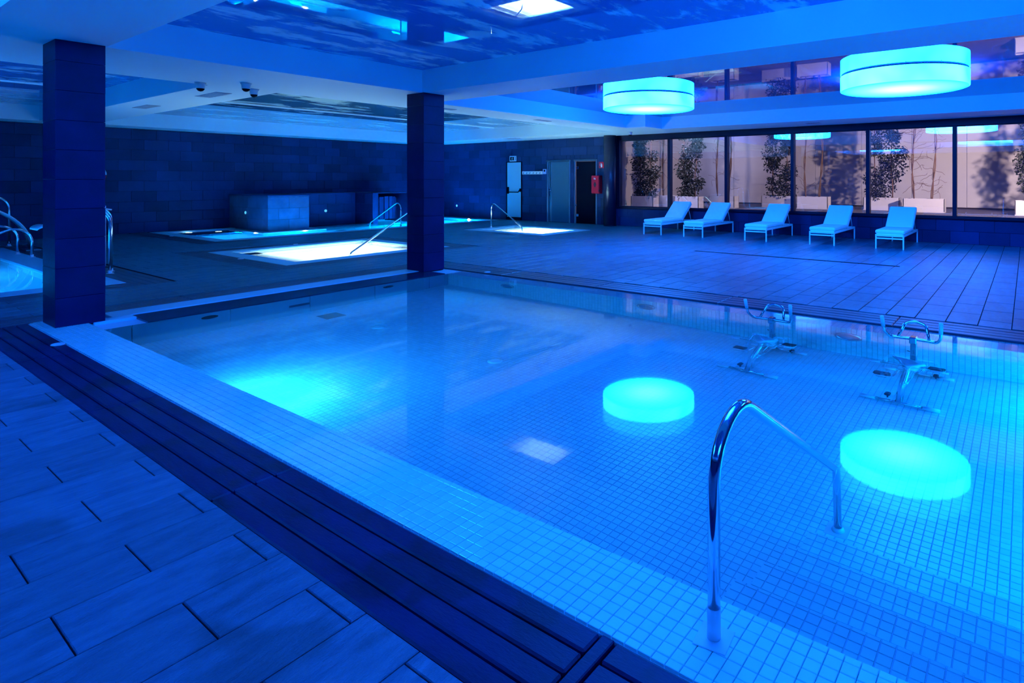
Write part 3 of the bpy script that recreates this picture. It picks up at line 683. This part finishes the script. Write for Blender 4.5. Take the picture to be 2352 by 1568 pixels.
# ------------------------------------------------------------ ceiling lamps
LT = ['round glowing cyan drum lamp over the deck, left of the two', 'larger-looking round glowing cyan drum lamp at the right', 'round glowing cyan drum lamp beyond the right edge']
LT += ['round lamp over the pool, out of the picture'+t for t in (' above the top edge', ' at the left', ' behind the camera, added as front light')]
for i, (x, y) in enumerate(LAMPS+OFFL):
    e = empty('ceiling_lamp', (x, y, 3.25), LT[i], 'lamp', 'round lamps under the coffered ceiling')
    MB().lathe([(.945, -.262), (.96, -.258), (.96, -.022), (.945, -.020)], n=96, capb=False, capt=True).build('drum', M['lamp_drum'], e)
    b = MB().lathe([(.9445, .0), (.9445, -.004)], n=96, capt=False); o = b.build('diffuser', M['lamp_bottom' if i < 3 else 'lamp_dim'], e); o.location = (0, 0, -.262)
    MB().lathe([(.945, -.020), (.945, 0)], n=64).build('mounting_ring', M['frame'], e)
    for k_ in range(12):
        a = k_*math.pi/6+.2; MB().box(-.006, .006, -.004, .004, -.03, -.018).xf(Matrix.Translation((.963*math.cos(a), .963*math.sin(a), 0)) @ Matrix.Rotation(a, 4, 'Z')).build('clip', M['steel_dark'], e)

# ------------------------------------------------------------ sun loungers
def lounger_proto():
    e = empty('sun_lounger', (0, 0, 0)); L = 1.95; Wd = .57; T = .028; Hh = .315
    f = MB()
    for s_ in (0, 1):
        y = s_*(Wd-T); f.box(.0, L, y, y+T, Hh-.045, Hh, .003)
    f.box(0, T, 0, Wd, Hh-.045, Hh, .003).box(L-T, L, 0, Wd, Hh-.045, Hh, .003).box(.0, T, 0, Wd, Hh-.10, Hh-.07, .003).box(1.2, 1.23, 0, Wd, Hh-.04, Hh-.01, .003)
    f.build('frame', M['white_metal'], e)
    for x in (0, L-T):
        for y in (0, Wd-T): MB().box(x, x+T, y, y+T, 0, Hh-.005, .003).build('leg', M['white_metal'], e)
    def cush(l, w_, t_, c): return MB().box(0, l, 0, w_, 0, t_, c)
    MB().box(.02, 1.20, -.005, Wd+.005, Hh+.012, Hh+.095, .022).build('seat_cushion', M['cushion'], e)
    MB().box(.03, 1.20, .03, Wd-.03, Hh-.005, Hh+.012, .003).build('seat_base', M['white_metal'], e)
    R_ = Matrix.Translation((1.19, 0, Hh+.03)) @ Matrix.Rotation(-math.radians(38), 4, 'Y')
    MB().box(.0, .74, -.005, Wd+.005, .0, .08, .022).xf(R_).build('back_cushion', M['cushion'], e)
    MB().box(.0, .72, .0, .028, -.035, -.003, .003).box(.0, .72, Wd-.028, Wd, -.035, -.003, .003).box(.70, .725, .0, Wd, -.035, -.003, .003).xf(R_).build('back_frame', M['white_metal'], e)
    s_ = MB()
    for y in (.04, Wd-.05): s_.tube([(1.66, y, Hh+.30), (1.80, y, Hh-.01)], .007, 8)
    s_.build('support_strut', M['white_metal'], e)
    return e
def dup(root, loc, rz=0):
    r = root.copy(); C.objects.link(r); r.location = loc; r.rotation_euler = (0, 0, rz)
    for ch in list(root.children):
        c = ch.copy(); C.objects.link(c); c.parent = r
    return r
LY = [8.06, 6.83, 5.14, 3.56, 2.14]
LL = ['first from the left', 'second from the left', 'middle one', 'second from the right', 'last on the right']
lp = None
for i, y in enumerate(LY):
    o = lounger_proto() if lp is None else dup(lp, (0, 0, 0)); lp = lp or o
    o.location = (13.85, y, 0)
    tag(o, 'white cushioned sun lounger under the windows, %s of the five' % LL[i], 'sun lounger', 'sun loungers in a row under the windows')

# slot drain in front of the loungers
sd_ = empty('slot_drain', (11.26, 3.78, 0), 'long dark slot drain in the deck before the loungers', 'drain')
MB().box(-.05, .05, -1.96, 1.96, -.0079, -.005).build('channel', M['black'], sd_)
for k_ in range(5): MB().box(-.045+k_*.0205, -.036+k_*.0205, -1.95, 1.95, -.005, -.0005).build('slat', M['black'], sd_)

# ------------------------------------------------------------ small pools
def small_pool(name, label, x0, x1, y0, y1, rw, dep, rimmat, gut, floormat, cat='pool', sides='lrfb', grim=.0):
    e = empty(name, ((x0+x1)/2, (y0+y1)/2, 0), label, cat); ox, oy = e.location.x, e.location.y
    iv = Matrix.Translation((-ox, -oy, 0))
    def B(nm, mb, m, **k_): return mb.xf(iv).build(nm, m, e, **k_)
    ix0, ix1, iy0, iy1 = x0+rw, x1-rw, y0+rw, y1-rw
    for a, b_, c, d in ((x0, x1, y0, iy0), (x0, x1, iy1, y1), (x0, ix0, iy0, iy1), (ix1, x1, iy0, iy1)):
        B('rim', MB().box(a, b_, c, d, -.06, -.001, .004), rimmat)
    b = MB(); t = .1
    b.box(ix0-t, ix1+t, iy0-t, iy1+t, -dep-.1, -dep).box(ix0-t, ix0, iy0, iy1, -dep, -.05).box(ix1, ix1+t, iy0, iy1, -dep, -.05).box(ix0-t, ix1+t, iy0-t, iy0, -dep, -.05).box(ix0-t, ix1+t, iy1, iy1+t, -dep, -.05)
    B('basin', b, floormat)
    B('water', MB().add([(ix0, iy0, -.03), (ix1, iy0, -.03), (ix1, iy1, -.03), (ix0, iy1, -.03)], [(0, 1, 2, 3)]), M['water'])
    if gut:
        g = gut
        for nm, (a, b_, c, d), ax in (('l', (x0-g, x0, y0-g, y1+g), 0), ('r', (x1, x1+g, y0-g, y1+g), 0), ('f', (x0, x1, y0-g, y0), 1), ('b', (x0, x1, y1, y1+g), 1)):
            if nm not in sides: continue
            for k_ in range(4):
                if ax == 0: B('gutter_slab', MB().box(a+k_*g/4+.004, a+(k_+1)*g/4-.004, c, d, -.045, -.004, .006), M['gutter_far'])
                else: B('gutter_slab', MB().box(a, b_, c+k_*g/4+.004, c+(k_+1)*g/4-.004, -.045, -.004, .006), M['gutter_far'])
    return e, B
WT = pbr('spa_tile', (.80, .86, .88), .25, noise=.0)
j1, B1 = small_pool('plunge_pool', 'small sunken pool lit bright white, left of the middle column', 5.27, 8.85, 10.62, 13.83, .32, .55, M['curb'], .43, WT)
B1('bench', MB().box(5.59, 6.05, 10.94, 13.51, -.5, -.22, .01).box(5.59, 8.53, 13.1, 13.51, -.5, -.22, .01).box(7.7, 8.53, 10.94, 11.9, -.5, -.2, .01), WT)
B1('grille', MB().box(6.35, 6.62, 11.15, 11.4, -.55, -.54), M['teal_grate'])
B1('pool_lamp', MB().lathe([(.09, 0), (.10, .02), (.07, .03)], n=24).xf(Matrix.Translation((8.53, 12.9, -.17)) @ Matrix.Rotation(-math.pi/2, 4, 'Y')), M['white_lamp'])
area('pool_lamp_and_fill', (8.48, 12.9, -.17), .15, 200, (.5, .88, .95), rot=(0, math.radians(90), 0))
area('pool_lamp_and_fill', (7.1, 12.2, -.06), 2.2, 80, (.60, .92, 1))
j2, B2 = small_pool('plunge_pool', 'small square sunken pool glowing white before the doors', 12.02, 14.15, 10.66, 13.80, .34, .5, M['curb'], 0, WT)
for k_ in range(4): B2('step', MB().box(12.36, 13.81, 13.46-.28*(k_+1), 13.46-.28*k_, -.5, -.1-.1*k_, .006), WT)
area('pool_lamp_and_fill', (13.1, 12.0, -.06), 1.2, 300, (.50, .88, 1))
j3, B3 = small_pool('spa_pool', 'long blue-lit hydromassage pool along the dark tiled back wall', 6.30, 15.72, 16.10, 20.40, .33, .75, M['curb'], .40, pbr('spa_blue_tile', (.62, .74, .82), .25), sides='lf')
for x, y, rt_ in ((9.0, 17.60, (-1.2, 0, 0)), (8.0, 18.9, (0, 1.2, 0)),(15.2, 17.6, (0, 1.2, 0)), (12.8, 18.2, (-1.2, 0, 0))):
    area('pool_lamp_and_fill', (x, y, -.22), .3, 480, (.0, .33, 1.0), rot=rt_)
B3('block_ledge', MB().box(8.12, 9.98, 17.68, 20.05, -.7, -.012, .01), M['ptile'])
B3('water_bench', MB().box(6.63, 8.1, 18.9, 20.05, -.7, -.12, .02).box(10.0, 12.2, 18.95, 20.05, -.7, -.14, .02), M['ledge_dark'])
for x, y, z, ax in ((8.11, 18.1, -.10, 'x'), (9.30, 17.67, -.10, 'y')):
    mb = MB().lathe([(.085, 0), (.09, .02), (.05, .03)], n=24)
    Mx = Matrix.Translation((x, y, z)) @ (Matrix.Rotation(-math.pi/2, 4, 'Y') if ax == 'x' else Matrix.Rotation(math.pi/2, 4, 'X'))
    B3('pool_lamp', mb.xf(Mx), M['pool_lamp'])
for x, y in ((7.75, 19.6), (7.1, 19.9)): B3('pool_lamp', MB().lathe([(.08, 0), (.085, .015), (.05, .02)], n=20).xf(Matrix.Translation((x, y, -.12))), M['pool_lamp'])
B3('pool_lamp', MB().lathe([(.08, 0), (.085, .015), (.05, .02)], n=20).xf(Matrix.Translation((15.38, 17.35, -.06)) @ Matrix.Rotation(-math.pi/2, 4, 'Y')), M['pool_lamp'])
for x, y in ((10.4, 17.6), (9.1, 17.1)): B3('grille', MB().box(x-.14, x+.14, y-.1, y+.1, -.75, -.742), M['teal_grate'])
# tiled block, low wall and niche behind the spa pool
bk = empty('tiled_block', (9.0, 19.2, 0), 'low tiled block projecting over the spa pool, its front face lit blue', 'block')
BH = 1.02
MB().box(-.588, .588, -1.188, 1.265, -.01, BH-.012).build('core', M['grout'], bk)
for (px, py), (ux, uy), L in (((-.6, -1.2), (1, 0), 1.2), ((-.6, 1.27), (0, -1), 2.47), ((.6, -1.2), (0, 1), 2.47)):
    U = Vector((ux, uy, 0)); V = Vector((0, 0, 1)); W = U.cross(V)
    for r in bond(0, L, -.01, BH, .6, .33, 0, -.01, .005):
        o = tile_piece(r[2], r[3], .012, .002).build('tile', M['column_grey'], bk)
        Mx = Matrix((U, V, W)).transposed().to_4x4(); Mx.translation = Vector((px, py, 0))+U*r[0]+V*r[1]; o.matrix_local = Mx
MB().box(-.62, .62, -1.22, 1.275, BH-.012, BH+.02, .005).build('cap', M['wall'], bk)
lw = empty('low_wall', (11, 20, 0), 'dark low tiled wall with an arched niche behind the spa pool', 'wall')
def LW(nm, mb, m): return mb.xf(Matrix.Translation((-11, -20, 0))).build(nm, m, lw)
LW('core', MB().box(9.62, 12.2, 19.67, 20.48, -.2, BH-.01).box(12.16, 12.35, 18.6, 20.48, -.2, BH-.01).box(13.62, 13.82, 18.6, 20.48, -.2, BH-.01), M['wall'])
LW('cap', MB().box(9.62, 12.2, 19.65, 20.48, BH-.01, BH+.015).box(12.14, 13.84, 18.58, 20.48, BH-.01, BH+.015), M['wall'])
for U0, dirv, L in (((9.62, 19.67), (1, 0), 2.54), ((12.16, 19.67), (0, -1), 1.07)):
    U = Vector((*dirv, 0)); V = Vector((0, 0, 1)); W = U.cross(V)
    for r in bond(0, L, 0, BH, .6, .33, 0, 0, .005):
        o = tile_piece(r[2], r[3], .012, .002).build('tile', M['wall'], lw)
        Mx = Matrix((U, V, W)).transposed().to_4x4(); Mx.translation = Vector((U0[0]-11, U0[1]-20, 0))+U*r[0]+V*r[1]+W*.012; o.matrix_local = Mx
nc = MB()
for i in range(8):                     # barrel of upright slats inside the niche
    a = math.pi*(.12+.76*i/7); cx_, cy_ = 12.98-.52*math.cos(a), 19.35-.45*math.sin(a); h_ = .66+.16*math.sin(a)
    LW('slat', MB().box(-.075, .075, -.015, .015, .08, h_+.08, .008).xf(Matrix.Translation((cx_, cy_, 0)) @ Matrix.Rotation(-(math.pi/2-a)*.9, 4, 'Z')), M['wall'])
# the little round switches by the spa pool
for i, (loc, ax, lb) in enumerate((((8.385, 19.35, .50), 'x', 'small round lit button on the dark left side of the tiled block'), ((11.05, 19.65, .43), 'y', 'small round lit button on the low wall right of the block'), ((15.985, 18.75, .45), 'x', 'small round lit button on the dark wall right of the middle column'))):
    mb = MB().lathe([(.045, 0), (.045, .012), (.03, .02)], n=20)
    mb.xf(Matrix.Rotation(-math.pi/2, 4, 'Y') if ax == 'x' else Matrix.Rotation(math.pi/2, 4, 'X'))
    o = mb.build('wall_button', M['cyan_lamp'], loc=loc, label=lb, cat='button', group='round spa buttons')
# left pool
j4, B4 = small_pool('side_pool', 'blue-lit pool at the far left edge, behind the left column', -4.4, 3.05, 10.76, 18.5, .42, .8, M['curb'], .45, pbr('side_pool_tile', (.66, .78, .85), .25), sides='rfb')
area('pool_lamp_and_fill', (.6, 11.5, -.35), .4, 300, (.0, .30, 1), rot=(math.radians(60), 0, 0))
area('pool_lamp_and_fill', (1.2, 14.5, -.1), 1.6, 90, (.01, .3, 1), rot=(0, 0, 0))

# ------------------------------------------------------------ handrails of the small pools
def rail(name, label, pts, rr, r=.02, feet=()):
    o = Vector(pts[0]); e = empty(name, (o.x, o.y, 0), label, 'handrail')
    P_ = rounded(pts, rr, 8); MB().tube(P_, r, 12).xf(Matrix.Translation((-o.x, -o.y, 0))).build('rail', M['steel'], e)
    for x, y, z in feet: MB().lathe([(.05, z), (.05, z+.008), (.028, z+.012), (.028, z+.05)], x-o.x, y-o.y, 16).build('foot_flange', M['white_plastic'], e)
    return e
rail('handrail', 'steel handrail sloping into the bright white pool, left of the middle column', [(8.68, 11.55, -.01), (8.68, 11.55, .88), (6.95, 11.42, -.02), (6.93, 11.42, -.3)], [.2, .1], .021, ((8.68, 11.55, 0),))
rail('handrail', 'steel handrail of the small glowing square pool', [(13.0, 13.66, -.01), (13.0, 13.66, .83), (12.72, 12.1, .12), (12.70, 12.0, -.3)], [.16, .1], .019, ((13.0, 13.66, 0),))
rail('handrail', 'steel handrail at the spa pool before the slatted niche', [(11.6, 16.25, -.01), (11.6, 16.25, .86), (11.5, 17.75, .08), (11.5, 17.85, -.3)], [.18, .1], .019, ((11.6, 16.25, 0),))
rail('handrail', 'curved steel handrail foot showing just right of the middle column', [(13.3, 16.3, -.01), (13.3, 16.3, .70), (14.05, 17.2, .12), (14.1, 17.25, -.3)], [.15, .1], .019, ((13.3, 16.3, 0),))
rail('handrail', 'low steel loop handrail of the left pool, nearer one', [(3.0, 15.76, -.01), (3.0, 15.76, .70), (1.75, 15.76, .12), (1.65, 15.76, -.3)], [.25, .1], .022, ((3.0, 15.76, 0),))
rail('handrail', 'low steel loop handrail of the left pool, behind the nearer one', [(2.95, 16.6, -.01), (2.95, 16.6, .72), (1.7, 16.6, .12), (1.6, 16.6, -.3)], [.25, .1], .022, ((2.95, 16.6, 0),))
rail('handrail', 'tall steel loop handrail at the far left edge of the picture', [(3.2, 18.8, -.01), (3.2, 18.8, 1.12), (2.3, 18.8, 1.12), (2.2, 18.2, -.2)], [.28, .2], .025, ((3.2, 18.8, 0),))
rail('ladder_rail', 'steel ladder loop right behind the left column, front one', [(3.19, 11.99, -.01), (3.19, 11.99, 1.03), (2.45, 11.99, 1.03), (2.4, 11.9, -.3)], [.22, .2], .022, ((3.19, 11.99, 0),))
rail('ladder_rail', 'steel ladder loop right behind the left column, rear one', [(3.27, 12.25, -.01), (3.27, 12.25, 1.06), (2.5, 12.25, 1.06), (2.45, 12.2, -.3)], [.22, .2], .022, ((3.27, 12.25, 0),))
def spout(x, y, h, reach, wd, label, t0=0):
    e = empty('water_spout', (x, y, 0), label, 'water spout'); n = 20; b = MB(); v = []
    for i in range(n+1):
        a = i/n*math.pi*.86; px = -reach*(1-math.cos(a))/1.8; pz = h*math.sin(min(a*.72+.0, math.pi)); hw = wd*(.5+.25*math.sin(a))
        for s_ in (-1, 1):
            for o_ in (0, .03): v.append((px, s_*hw, pz+o_))
    f_ = []
    for i in range(n):
        q = i*4; f_ += [(q, q+2, q+6, q+4), (q+1, q+5, q+7, q+3), (q, q+4, q+5, q+1), (q+2, q+3, q+7, q+6)]
    f_ += [(0, 1, 3, 2), (n*4, n*4+2, n*4+3, n*4+1)]
    b.add(v, f_, True); b.build('neck', M['white_plastic'], e); MB().box(-.12, .12, -wd*.6, wd*.6, -.005, .02, .006).build('base_plate', M['steel_dark'], e); return e
spout(3.30, 17.45, .95, 1.0, .42, 'broad curved steel water spout arching over the left pool')
spout(3.28, 13.7, .70, .62, .40, 'second curved water spout, mostly hidden by the left column')

# ------------------------------------------------------------ small things on walls, deck and ceiling
def dome(x, y, label):
    e = empty('dome_camera', (x, y, ZS), label, 'camera', 'dome cameras under the ceiling')
    MB().lathe([(.055, -.085), (.06, -.03), (.075, 0)], n=24).build('mount', M['white_plastic'], e)
    MB().lathe([(.004, -.128), (.03, -.12), (.048, -.10), (.052, -.085)], n=20).build('dome', M['black'], e); 
dome(3.70, 9.96, 'white dome camera under the ceiling beam, leftmost of the three'); dome(4.10, 9.45, 'white dome camera under the ceiling, middle of the three'); dome(4.45, 9.99, 'white dome camera under the ceiling, rightmost of the three'); dome(14.9, 9.74, 'tiny dome camera above the left end of the windows')
def vent(x0, x1, y0, y1, label):
    e = empty('ceiling_vent', ((x0+x1)/2, (y0+y1)/2, ZS), label, 'vent', 'air vents in the ceiling beams'); a, c = (x1-x0)/2, (y1-y0)/2
    MB().box(-a, a, -c, c, -.006, 0).build('frame', M['vent'], e)
    n = 6
    for k_ in range(n): MB().box(-a+.015, a-.015, -c+.02+(2*c-.04)*k_/n, -c+.02+(2*c-.04)*(k_+.6)/n, -.010, -.006).build('slat', M['vent'], e)
vent(4.23, 4.46, 10.78, 11.62, 'white slatted vent in the ceiling cross beam, nearer one'); vent(4.20, 4.42, 13.7, 14.5, 'white slatted vent in the ceiling cross beam, farther one')
vent(7.55, 8.1, 9.5, 9.68, 'thin slatted vent in the beam beside the middle column'); vent(10.55, 11.05, 9.5, 9.66, 'thin slatted vent in the beam left of the first lamp')
vent(14.75, 15.0, 14.3, 14.9, 'small slatted vent above the tiled wall'); vent(15.1, 15.3, 4.25, 4.6, 'small slatted vent above the long windows')
def puck(x, y, label):
    e = empty('floor_spotlight', (x, y, 0), label, 'cover', 'round white covers set in the pool edges')
    MB().lathe([(.05, -.004), (.05, .006), (.045, .009)], n=24).build('cover', M['white_plastic'], e)
puck(1.545, 7.22, 'round white cover on the gutter right of the left column base'); puck(6.73, 7.16, 'round white cover on the far gutter right of the middle column'); puck(5.2, 12.2, 'round white cover on the left edge of the bright pool'); puck(7.1, 13.9, 'round white cover on the far edge of the bright pool'); puck(6.24, 18.6, 'round white cover at the left end of the spa pool')
# exit sign
def onwall(e, nm, y0, y1, z0, z1, d0, d1, m, bv=.0): return MB().box(-d1, -d0, y0, y1, z0, z1, bv).build(nm, m, e)
ex = empty('exit_sign', (16, 15.65, 2.27), 'small emergency exit pictogram sign above the white door', 'sign')
onwall(ex, 'board', -.17, .17, -.10, .10, 0, .015, M['glow_sign'], .003); onwall(ex, 'picture', -.13, .14, -.065, .065, .015, .018, M['black'])
onwall(ex, 'pictogram_door', -.115, -.06, -.06, .06, .018, .021, M['glow_sign'])
pm = MB()      # running figure: head, body, arms, legs
pm.lathe([(.012, 0), (.012, .003)], n=12).xf(Matrix.Translation((-.021, .03, .045)) @ Matrix.Rotation(math.pi/2, 4, 'Y'))
for a, b_ in (((.03, .03), (.04, -.01)), ((.03, .02), (.0, .0)), ((.03, .02), (.065, .01)), ((.04, -.01), (.01, -.03)), ((.01, -.03), (.015, -.055)), ((.04, -.01), (.07, -.035)), ((.07, -.035), (.085, -.03))):
    pm.tube([(-.021, a[0], a[1]), (-.021, b_[0], b_[1])], .006, 6)
pm.build('pictogram_figure', M['glow_sign'], ex)
# hook board
hb = empty('hook_board', (16, 14.6, 1.74), 'long white hook board with six hooks between the doors', 'hook rack')
onwall(hb, 'board', -.41, .58, -.055, .055, 0, .02, M['white_plastic'], .003)
for k_ in range(6):
    y = .49-k_*.16
    MB().tube([(-.02, y, .02), (-.05, y, -.01), (-.055, y, -.03), (-.04, y, -.035)], .008, 8).build('hook', M['dark'], hb)
ns = empty('notice_plate', (16, 14.09, 1.78), 'small blue notice plate at the right end of the hook board', 'sign')
onwall(ns, 'plate', -.08, .08, -.09, .09, 0, .02, pbr('notice_blue', (.25, .42, .8), .4), .003)
MB().lathe([(.036, 0), (.036, .004)], n=20).xf(Matrix.Translation((-.021, 0, .03)) @ Matrix.Rotation(-math.pi/2, 4, 'Y')).build('symbol', M['black'], ns)
for k_ in range(2): onwall(ns, 'text_line', -.05, .05, -.045-.02*k_, -.037-.02*k_, .02, .022, M['white_plastic'])
# extinguisher cabinet
fc_ = empty('extinguisher_cabinet', (16, 11.72, 1.33), 'red fire extinguisher cabinet on the wall beside the dark door', 'cabinet')
onwall(fc_, 'body', -.16, .16, -.30, .30, 0, .19, M['red'], .012); onwall(fc_, 'door', -.15, .15, -.28, .28, .19, .205, M['red'], .006)
MB().add([(-.207, -.055, .0), (-.207, 0, .11), (-.207, .055, 0), (-.207, 0, -.11), (-.204, -.055, .0), (-.204, 0, .11), (-.204, .055, 0), (-.204, 0, -.11)], [(0, 1, 2, 3), (4, 7, 6, 5), (0, 4, 5, 1), (1, 5, 6, 2), (2, 6, 7, 3), (3, 7, 4, 0)]).build('diamond_window', M['dark'], fc_)
for k_, (y, z) in enumerate(((.03, .215), (.03, .185), (-.01, .20))): onwall(fc_, 'marking', y-.012, y+.012, z-.012-(k_ == 2)*.02, z+.012, .205, .208, M['white_plastic'])
for z in (-.2, .2): onwall(fc_, 'hinge', -.165, -.15, z-.03, z+.03, .17, .21, M['dark'])
es = empty('extinguisher_sign', (16, 11.60, 1.98), 'red square sign with a white extinguisher symbol, above the red cabinet', 'sign')
onwall(es, 'plate', -.10, .10, -.105, .105, 0, .01, M['red'])
b = MB().lathe([(.032, -.07), (.034, .02), (.026, .045), (.012, .055), (.012, .075)], n=16); b.xf(Matrix.Translation((-.012, -.01, -.01)) @ Matrix.Diagonal((.15, 1, 1, 1))).build('symbol', M['white_plastic'], es)
MB().tube([(-.013, .0, .062), (-.013, .04, .055), (-.013, .055, .02), (-.013, .05, -.03)], .006, 6).build('symbol_hose', M['white_plastic'], es)
# lifebuoy
lb = empty('lifebuoy', (5.06, 20.50, 1.62), 'red and white lifebuoy ring on the back wall, peeking out behind the left column', 'lifebuoy')
n = 24
for q in range(8):
    a0 = q*math.pi/4; MB().tube([(.26*math.cos(a0+t*math.pi/20), -.05, .26*math.sin(a0+t*math.pi/20)) for t in range(6)], .05, 10).build('ring_segment', M['red'] if q % 2 else M['white_plastic'], lb)
# shower pole behind the left column
po = empty('service_pole', (3.36, 12.9, 0), 'slim white upright post beside the ladder loops behind the left column', 'post')
MB().tube([(0, 0, 0), (0, 0, 1.05)], .016, 10).build('post', M['white_plastic'], po)
MB().tube([(0, 0, 1.0), (.09, -.02, .98)], .012, 8).build('arm', M['white_plastic'], po); MB().lathe([(.06, 0), (.06, .01), (.02, .02)], n=16).build('base', M['dark'], po)
# wall outlets
